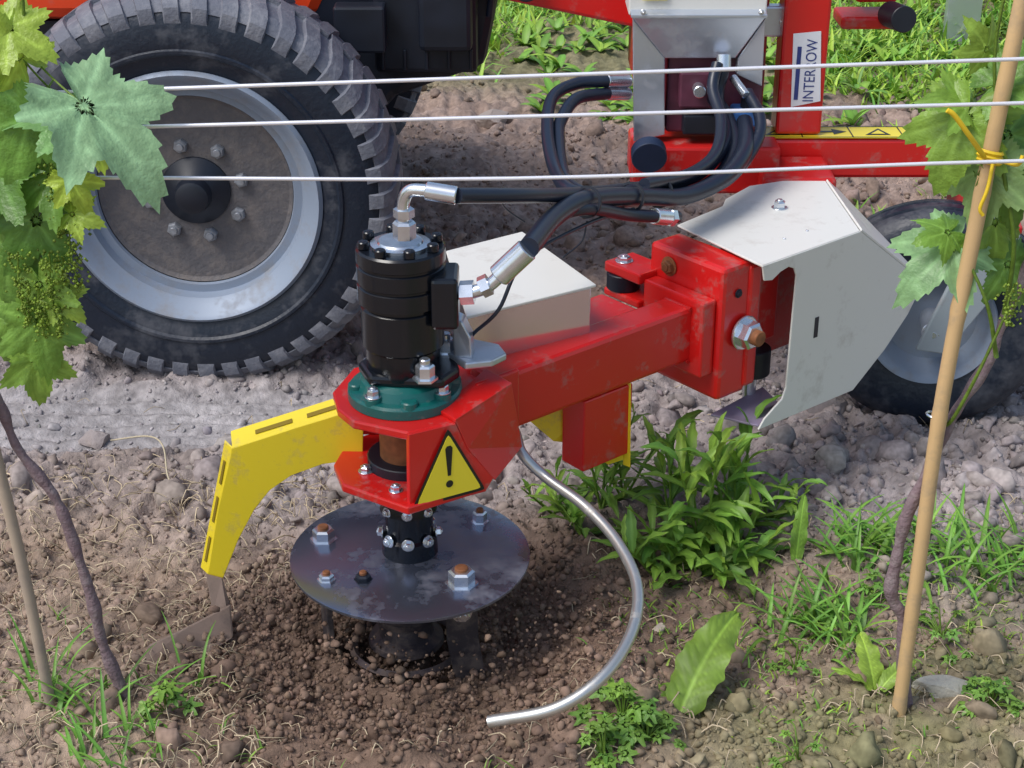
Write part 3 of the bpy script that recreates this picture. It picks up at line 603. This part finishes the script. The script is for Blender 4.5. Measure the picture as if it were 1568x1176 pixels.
LL=[((-.515,1.90,.996),(.74,-.30,-.60),(.62,-.55,.55),.150,(.29,.48,.25)),
    ((-.535,1.93,.970),(-1,-.15,.12),(.0,-.55,.85),.092,(.21,.40,.15)),
    ((-.511,1.92,.955),(-.62,-.25,-.6),(-.25,-.85,.4),.066,G(1.35,1.1)),
    ((-.590,1.93,.972),(-.35,-.2,-.9),(.35,-.8,.5),.100,G(1.15,.15)),
    ((-.575,1.94,.893),(-.7,-.2,-.45),(-.1,-.8,.6),.080,G(.95,.2)),
    ((-.595,1.94,1.045),(-.4,-.3,.75),(.3,-.8,.5),.085,G(1.4,1.0)),
    ((-.605,1.94,1.080),(.65,-.2,-.35),(.3,-.8,.5),.07,G(1.3,.9)),
    ((-.635,1.94,1.06),(-.6,-.2,.1),(0,-.8,.6),.08,G(1.1,.4)),
    ((-.548,1.92,.895),(.45,-.2,-.7),(.35,-.8,.4),.052,G(1.4,1.1)),
    ((-.551,1.92,.850),(.75,-.2,-.15),(.2,-.8,.5),.044,G(1.3,.9)),
    ((-.602,1.94,.835),(-.5,-.2,-.8),(.3,-.85,.4),.09,G(.9,.1)),
    ((-.640,1.94,.90),(-.4,-.2,-.7),(-.3,-.8,.5),.09,G(.8,.1)),
    ((-.607,1.93,.752),(.15,-.2,-.9),(-.4,-.85,.3),.078,G(1.05,.4)),
    ((-.612,1.93,.700),(.15,-.25,-1),(.45,-.8,.3),.088,G(1.2,.35)),
    ((-.625,1.93,.645),(.05,-.25,-1),(.25,-.8,.3),.070,G(1.2,.45)),
    ((-.585,1.93,.735),(.55,-.2,-.5),(.2,-.85,.4),.05,G(1.3,.8)),
    ((-.645,1.95,.79),(-.2,-.1,-.9),(-.2,-.9,.4),.09,G(.85,.2)),
    ((-.650,1.95,.70),(-.3,-.1,-.9),(-.3,-.9,.3),.09,G(.95,.3))]
for i in range(16):
    x=random.uniform(-1.2,-.70);z=random.uniform(.6,1.35)
    LL.append(((x,random.uniform(1.92,2.06),z),(random.uniform(-1,1),random.uniform(-.5,.2),random.uniform(-1,.3)),(random.uniform(-.4,.4),-.7,.6),random.uniform(.06,.10),G(random.uniform(.75,1.2),random.uniform(0,.5))))
wob=lambda a,b:(lambda t:a+(b-a)*t+.0012*math.sin(t*38)+.0008*math.sin(t*91))
vine('grapevine',[(-.76,2.03,.66),(-.728,2.02,.58),(-.712,2.02,.53),(-.698,2.02,.465),(-.662,2.02,.40),(-.647,2.02,.36),(-.632,2.02,.28),(-.620,2.02,.20),(-.614,2.02,.13),(-.595,2.02,.05),(-.575,2.02,-.03)],wob(.0062,.0095),LL,
  [[(-.73,2.02,.60),(-.655,1.99,.72),(-.63,1.97,.86),(-.60,1.96,1.0),(-.585,1.95,1.15),(-.60,1.95,1.3)],[(-.60,1.96,.95),(-.55,1.95,.985),(-.515,1.91,.996)],[(-.73,2.02,.60),(-.68,1.97,.66),(-.65,1.95,.72)],[(-.73,2.03,.6),(-.8,2.0,.8),(-.86,1.98,1.1)]],
  [((-.572,1.93,.915),.10),((-.555,1.925,.85),.10),((-.585,1.92,.80),.12),((-.625,1.92,.80),.10),((-.605,1.92,.75),.07),((-.57,1.925,.79),.07)])
RL=[((.585,2.03,.955),(-.6,-.2,.25),(-.1,-.6,.8),.068,G(1.15,.4)),
    ((.582,2.02,.945),(-.35,-.2,-.9),(-.35,-.8,.5),.110,G(1.1,.5)),
    ((.620,2.03,.985),(.7,-.2,.4),(.2,-.5,.8),.085,G(1.05,.2)),
    ((.640,2.03,.92),(.3,-.2,-.8),(.3,-.8,.5),.09,G(.9,.1)),
    ((.618,2.02,.880),(-.12,-.2,-.95),(-.4,-.8,.4),.098,(.27,.42,.14)),
    ((.655,2.03,.86),(.2,-.1,-.9),(.3,-.9,.3),.08,G(.9,.3)),
    ((.588,2.03,.765),(-.8,-.35,-.62),(-.3,-.7,.6),.105,(.25,.44,.19)),
    ((.580,2.03,.785),(-.6,-.3,-.05),(0,-.7,.7),.055,G(1.15,.3)),
    ((.640,2.03,.80),(.2,-.2,-.9),(.3,-.8,.5),.07,G(1.1,.5)),
    ((.60,2.03,1.03),(-.4,-.3,.6),(.1,-.9,.4),.055,G(1.2,.6)),
    ((.665,2.03,.74),(.4,-.2,-.7),(.2,-.8,.5),.07,G(.95,.2))]
for i in range(14):
    x=random.uniform(.70,1.25);z=random.uniform(.6,1.35)
    RL.append(((x,random.uniform(1.95,2.06),z),(random.uniform(-1,1),random.uniform(-.5,.2),random.uniform(-1,.3)),(random.uniform(-.4,.4),-.7,.6),random.uniform(.06,.10),G(random.uniform(.75,1.2),random.uniform(0,.5))))
vine('grapevine',[(.70,2.03,.76),(.672,2.03,.66),(.655,2.02,.60),(.625,2.02,.535),(.607,2.02,.49),(.588,2.02,.42),(.568,2.02,.35),(.562,2.02,.287),(.560,2.02,.22),(.583,2.02,.173),(.592,2.02,.09),(.615,2.02,-.03)],wob(.0070,.0105),RL,
  [[(.67,2.03,.66),(.66,2.0,.78),(.63,2.01,.9),(.61,2.03,1.05),(.63,2.0,1.25)],[(.655,1.99,.62),(.63,1.98,.70),(.595,2.0,.77)],[(.70,2.03,.76),(.68,2.0,.9),(.70,1.99,1.1)],[(.60,2.02,.50),(.61,2.0,.52),(.63,1.98,.60),(.66,1.98,.70)]],[((.655,1.96,.74),.06)])
def stake(P,r,mat):
    Q=smoothpath(P,14);v,f=tubegeo(Q,lambda t:r*(1+.14*max(0,1-abs((t*9)%1-.5)*14)),14)
    return mk(None,'bamboo_stake',v,f,mat,smooth=True,ang=60)
stake([(.587,2.0,-.06),(.589,2.0,.25),(.592,2.0,.542),(.608,2.0,.83),(.627,2.0,1.10),(.655,2.0,1.5)],.0105,bamb)
stake([(-.697,2.0,-.03),(-.708,2.0,.25),(-.725,2.0,.5),(-.74,2.0,.8),(-.75,2.0,1.3)],.0085,bambo)
for za,zb,sag in ((.990,1.036,.0),(.944,.980,.0),(.882,.905,.012)):
    s_=(zb-za)/1.3;P=[(x,1.965,(za+zb)/2+s_*x-(sag if abs(x)<.3 else 0)) for x in (-3,-1.5,-.65,0,.65,1.5,3)]
    tube(None,'trellis_wire',P,.0026,wirem,8,6)
for x in (-3,3):
    box(None,'vineyard_post',(x-.03,1.98,-.2),(x+.03,2.03,1.9),galv,.004)
tk=E('yellow_plant_tie',(.6,1.98,.9))
for dz in (-.006,0,.006): ring(tk,'loop',[(-.003,.016),(0,.0185),(.003,.016),(0,.013)],(.612,2.0,.90+dz),(.2,.1,1),tie,20)
tube(tk,'tail',[(.60,1.985,.905),(.575,1.965,.935),(.550,1.96,.965),(.54,1.96,.972)],.0034,tie,8)
tube(tk,'tail_low',[(.612,1.98,.90),(.606,1.97,.865),(.60,1.97,.84),(.605,1.97,.83)],.0025,tie,8)
tube(tk,'tail_right',[(.62,1.98,.90),(.64,1.97,.898),(.645,1.97,.91)],.0025,tie,8)
ring(tk,'clip',[(-.002,.015),(0,.0165),(.002,.015),(0,.0135)],(.591,2.01,.52),(.2,.1,1),zinc,20)
# ------------------------------------------------------------------ weeds
lance=lambda t:(math.sin(math.pi*(t*.93+.07)))**.9
def weed(x,y,h,n,L,W,seed,col=None,name='weed_plant',stems=(3,5)):
    random.seed(seed);b=LB();z0=hz(x,y)-.005
    for st in range(random.randint(*stems)):
        ax,ay=random.uniform(-.07,.07),random.uniform(-.05,.05);hh=h*random.uniform(.55,1.15)
        P=[Vector((x,y,z0)),Vector((x+ax*.5,y+ay*.5,z0+hh*.5)),Vector((x+ax,y+ay,z0+hh))];b.tube(P,lambda t:.003*(1-.5*t),G(1.0,.4),6,4)
        for i in range(n):
            t=(i+.5)/n;p=P[0].lerp(P[1],t*2) if t<.5 else P[1].lerp(P[2],t*2-1)
            k=random.uniform(.9,1.5)*(.75+.35*t);b.strip(p,i*2.4+random.uniform(-.4,.4),random.uniform(.5,1.2)*(.6+t*.8),random.uniform(.4,1.5),L*random.uniform(.6,1.2)*(1.15-.4*t),W*random.uniform(.7,1.1),8,lance,.35,col or G(k,random.uniform(.1,.6)),.12,random.uniform(-.4,.4),1.35,.2)
    return b.build(name,weedm)
weed(.165,2.60,.20,10,.085,.0080,1);weed(.21,2.66,.17,8,.09,.0080,2);weed(.34,2.47,.24,13,.12,.010,3);weed(.29,2.52,.20,9,.11,.0095,4)
weed(.40,2.52,.19,9,.11,.0095,5);weed(.25,2.42,.08,7,.11,.011,6);weed(.33,2.40,.06,6,.12,.014,7);weed(.13,2.50,.08,7,.10,.010,8)
weed(.08,2.62,.09,6,.06,.006,9);weed(.47,2.56,.08,6,.07,.007,10);weed(.39,2.43,.12,6,.10,.010,11)
random.seed(5)
b=LB();z=hz(.27,2.04)
b.dock((.257,2.005,z+.0),1.0,.75,.75,.205,.041,G(.95,.55),.45);b.dock((.262,2.015,z),2.4,.6,1.1,.09,.018,G(.95,.4));b.build('dock_leaf_weed',weedm)
b=LB();z=hz(.36,2.37);b.dock((.36,2.36,z+.02),-1.2,.9,1.2,.12,.030,G(1.1,.35),-.3);b.dock((.30,2.38,z+.01),-2.3,.8,1.2,.10,.022,G(.95,.3),.3);b.dock((.37,2.40,z+.01),.2,.8,1.1,.10,.020,G(1.05,.35),.3);b.build('dock_leaf_weed',weedm)
b=LB();z=hz(.50,2.41);b.dock((.495,2.41,z),1.2,1.45,.3,.12,.015,G(1.2,.35));b.strip((.47,2.40,z),2.8,.5,.9,.10,.014,12,lance,.2,G(1.1,.2),.05);b.strip((.52,2.42,z),.1,.4,.8,.09,.012,12,lance,.2,G(1.1,.3),.05);b.build('dock_leaf_weed',weedm)
b=LB();z=hz(.60,2.12);b.dock((.560,2.05,z),1.7,1.0,1.0,.10,.022,G(1.2,.7),.3);b.dock((.57,2.05,z),.6,.8,1.0,.08,.015,G(1.1,.6));b.dock((.555,2.05,z),2.6,.7,1.0,.07,.014,G(1.1,.6));b.build('dock_leaf_weed',weedm)
def lobed(x,y,n,s,seed,col=None,r=.06):
    random.seed(seed);b=LB()
    for i in range(n):
        a=random.random()*6.28;rr=random.random()**.6*r;px,py=x+math.cos(a)*rr,y+math.sin(a)*rr;pz=hz(px,py)+random.uniform(.012,.06)*(1.2-rr/r)
        b.grape((px,py,pz),(math.cos(a),math.sin(a),random.uniform(-.4,.5)),(random.uniform(-.4,.4),random.uniform(-.6,.1),1),s*random.uniform(.6,1.1),col or G(random.uniform(.8,1.35),random.uniform(.1,.4)),.3,30,3,.75)
        b.tube([(x,y,hz(x,y)),((x+px)/2,(y+py)/2,pz),(px,py,pz)],.0013,G(.9,.4),5,3)
    b.build('lobed_weed',weedm)
lobed(.165,1.95,36,.032,1,r=.060);lobed(.20,1.93,16,.028,2,r=.050);lobed(.135,1.89,12,.028,12,r=.035);lobed(.73,2.01,20,.026,3,r=.045);lobed(-.24,2.62,6,.02,4,r=.04);lobed(.64,2.32,14,.022,6,r=.05);lobed(.70,2.20,18,.022,7,r=.07);lobed(-.52,1.98,12,.028,8,r=.04);lobed(.45,2.12,10,.016,9,r=.06);lobed(.42,1.90,10,.016,10,r=.07)
def tuft(b,x,y,n,L,W,yel_=.2,k=1,spread=1.0,seg=4):
    z=hz(x,y)-.004
    for i in range(n):
        a=random.random()*6.28;px=x+random.gauss(0,.012*spread);py=y+random.gauss(0,.012*spread)
        kk=k*random.uniform(.7,1.3);b.strip((px,py,z),a,random.uniform(.6,1.4),random.uniform(.5,1.7),L*random.uniform(.5,1.15),W*random.uniform(.6,1.2),seg,lambda t:(1-t)**.6*.9+.08,.3,G(kk,random.uniform(0,.6)*yel_*2),thin=True)
random.seed(21);b=LB()
for x,y in ((.52,2.24),(.50,2.27),(.545,2.26),(.46,2.22),(.50,2.20),(.55,2.20),(.56,2.34),(.62,2.45),(.66,2.47),(.70,2.44),(.74,2.46),(.78,2.40),(.84,2.42),(.80,2.33),(.90,2.45),(.74,2.37),(.68,2.38),(.86,2.36),(.92,2.38),(.60,2.40),(.58,2.44)): tuft(b,x,y,13,.13,.0052,.3,1.15,2.0,6)
for x,y in ((-.60,2.03),(-.66,1.98),(-.56,1.93),(-.52,1.90),(-.63,1.90),(-.50,2.05),(-.72,2.06),(-.69,2.02),(-.58,1.86)): tuft(b,x,y,9,.10,.004,.2,1.0,1.8,6)
for i in range(560):
    x=random.uniform(.18,1.0);y=random.uniform(1.68,2.5)
    if vn(np.array([x*5]),np.array([y*5]),31)[0]>.38: tuft(b,x,y,random.randint(5,9),.024,.0021,.8,1.15,3.0,3)
for i in range(45):
    x=random.uniform(-.95,.1);y=random.uniform(1.70,2.3);
    if math.hypot(x-AX,y-AY)>.38: tuft(b,x,y,random.randint(3,6),.045,.002,.5,.9,1.5)
b.build('foreground_grass',weedm)
b=LB();random.seed(33)
for i in range(1100):
    y=random.uniform(5.0,7.0);x=random.uniform(-.1,.48)*y*.9
    w=sst(5.1,5.9,y)*(.5+.5*(x>1.0))
    if vn(np.array([x*1.6]),np.array([y*1.6]),32)[0]*.8+.42*w>.55: tuft(b,x,y,random.randint(7,11),.11,.009,.8,1.3,5,2)
for i in range(80):
    y=random.uniform(4.2,5.3);x=random.uniform(-.3,1.4)
    if vn(np.array([x*2]),np.array([y*2]),33)[0]>.5: tuft(b,x,y,9,.07,.006,.6,1.3,3,2)
b.build('background_grass',weedm)
b=LB();random.seed(34)
for i in range(260):
    y=random.uniform(5.0,6.8);x=random.uniform(.0,.48)*y*.9
    z=hz(x,y)
    for j in range(7): b.strip((x,y,z),random.random()*6.28,random.uniform(.3,1.1),.9,random.uniform(.05,.12),.016,4,lance,.25,G(random.uniform(.9,1.4),random.uniform(.1,.7)),thin=True)
b.build('background_weeds',weedm)
b=LB();random.seed(41)
def straws(n,x0,x1,y0,y1,L=.05):
    for i in range(n):
        x=random.uniform(x0,x1);y=random.uniform(y0,y1);z=hz(x,y)+random.uniform(.0,.014);a=random.random()*6.28;l=L*random.uniform(.3,1.4)
        if math.hypot(x-AX,y-AY)<.29: continue
        k=random.uniform(.55,1.2);c=(.58*k,.47*k,.32*k);P=[Vector((x,y,z)),Vector((x+math.cos(a)*l*.5,y+math.sin(a)*l*.5,z+random.uniform(0,.014))),Vector((x+math.cos(a+.4)*l,y+math.sin(a+.4)*l,hz(x+math.cos(a+.4)*l,y+math.sin(a+.4)*l)+.004))]
        b.tube(P,random.uniform(.0005,.0014),c,3,2)
straws(1400,-1.0,-.30,1.72,2.75,.04);straws(450,-.6,.9,1.68,2.05,.035);straws(350,.1,1.05,2.0,2.6,.035);straws(160,-1.2,1.3,2.6,3.6,.035)
b.tube([(-.80,2.86,.03),(-.72,2.84,.05),(-.68,2.79,.055),(-.66,2.72,.03),(-.64,2.68,.02)],.0018,(.5,.43,.3),5,6)
b.build('straw_litter',strawm)
def stone(x,y,s,seed,col=(.36,.32,.29)):
    r=np.random.default_rng(seed);bm=bmesh.new();bmesh.ops.create_icosphere(bm,subdivisions=3,radius=1)
    v=np.array([p.co[:] for p in bm.verts]);f=[[q.index for q in p.verts] for p in bm.faces];bm.free()
    for _ in range(16):
        d=r.normal(size=3);d/=np.linalg.norm(d);c=r.uniform(.45,.8);v=v-np.clip(v@d-c,0,None)[:,None]*d*.97
    v=v*1.1*np.array(s)*(1+r.normal(size=(len(v),1))*.02)+np.array([x,y,hz(x,y)+s[2]*.2])
    mk(None,'stone',v,[tuple(q) for q in f],M('stone_%d'%seed,col,.9,0,.2,40,(.27,.22,.19),.4,30,bump=.7),smooth=False)
stone(.66,2.06,(.055,.03,.02),1,(.42,.40,.34));stone(.245,2.24,(.014,.012,.01),2,(.5,.42,.34));stone(.66,3.05,(.05,.05,.045),3,(.31,.27,.265));stone(.45,2.66,(.035,.03,.03),4,(.30,.265,.26));stone(.36,2.85,(.03,.03,.02),5,(.31,.27,.265));stone(-.06,5.1,(.06,.05,.04),6,(.36,.30,.27));stone(.42,2.75,(.06,.045,.04),10,(.31,.27,.265));stone(-.86,2.95,(.04,.03,.03),11,(.31,.27,.265))
for x in (1.69,-3.3,6.7):
    e=E('vineyard_post',(x,6.08,0));box(e,'web',(x-.06,6.06,-.3),(x+.06,6.068,1.9),galv,.002);box(e,'flange_left',(x-.064,6.06,-.3),(x-.058,6.10,1.9),galv,.002);box(e,'flange_right',(x+.058,6.06,-.3),(x+.064,6.10,1.9),galv,.002)
# ------------------------------------------------------------------ light, sky, camera
w=bpy.data.worlds.new('World');scn.world=w;w.use_nodes=True;nt=w.node_tree
sd=Vector((-.50,-.30,.85)).normalized();el=math.asin(sd.z);rot=math.atan2(sd.x,sd.y)
sk=nt.nodes.new('ShaderNodeTexSky');sk.sky_type='NISHITA';sk.sun_disc=False;sk.sun_elevation=el;sk.sun_rotation=rot;sk.air_density=1.3;sk.dust_density=2.5
nt.links.new(sk.outputs[0],nt.nodes['Background'].inputs['Color']);nt.nodes['Background'].inputs['Strength'].default_value=.15
sl=bpy.data.lights.new('sun','SUN');sl.energy=2.5;sl.angle=math.radians(28);sl.color=(1,.98,.95)
so=bpy.data.objects.new('sun',sl);so.rotation_euler=(-sd).to_track_quat('-Z','Y').to_euler();so.location=sd*10;scn.collection.objects.link(so)
cam=bpy.data.cameras.new('camera');cam.lens=57.1;cam.sensor_width=36;cam.clip_end=1000;cam.clip_start=.05
co=bpy.data.objects.new('camera',cam);co.location=(0,0,1.55);co.rotation_euler=(math.radians(64),0,0);scn.collection.objects.link(co);scn.camera=co
scn.view_settings.view_transform='Standard';scn.view_settings.look='None';scn.view_settings.exposure=0
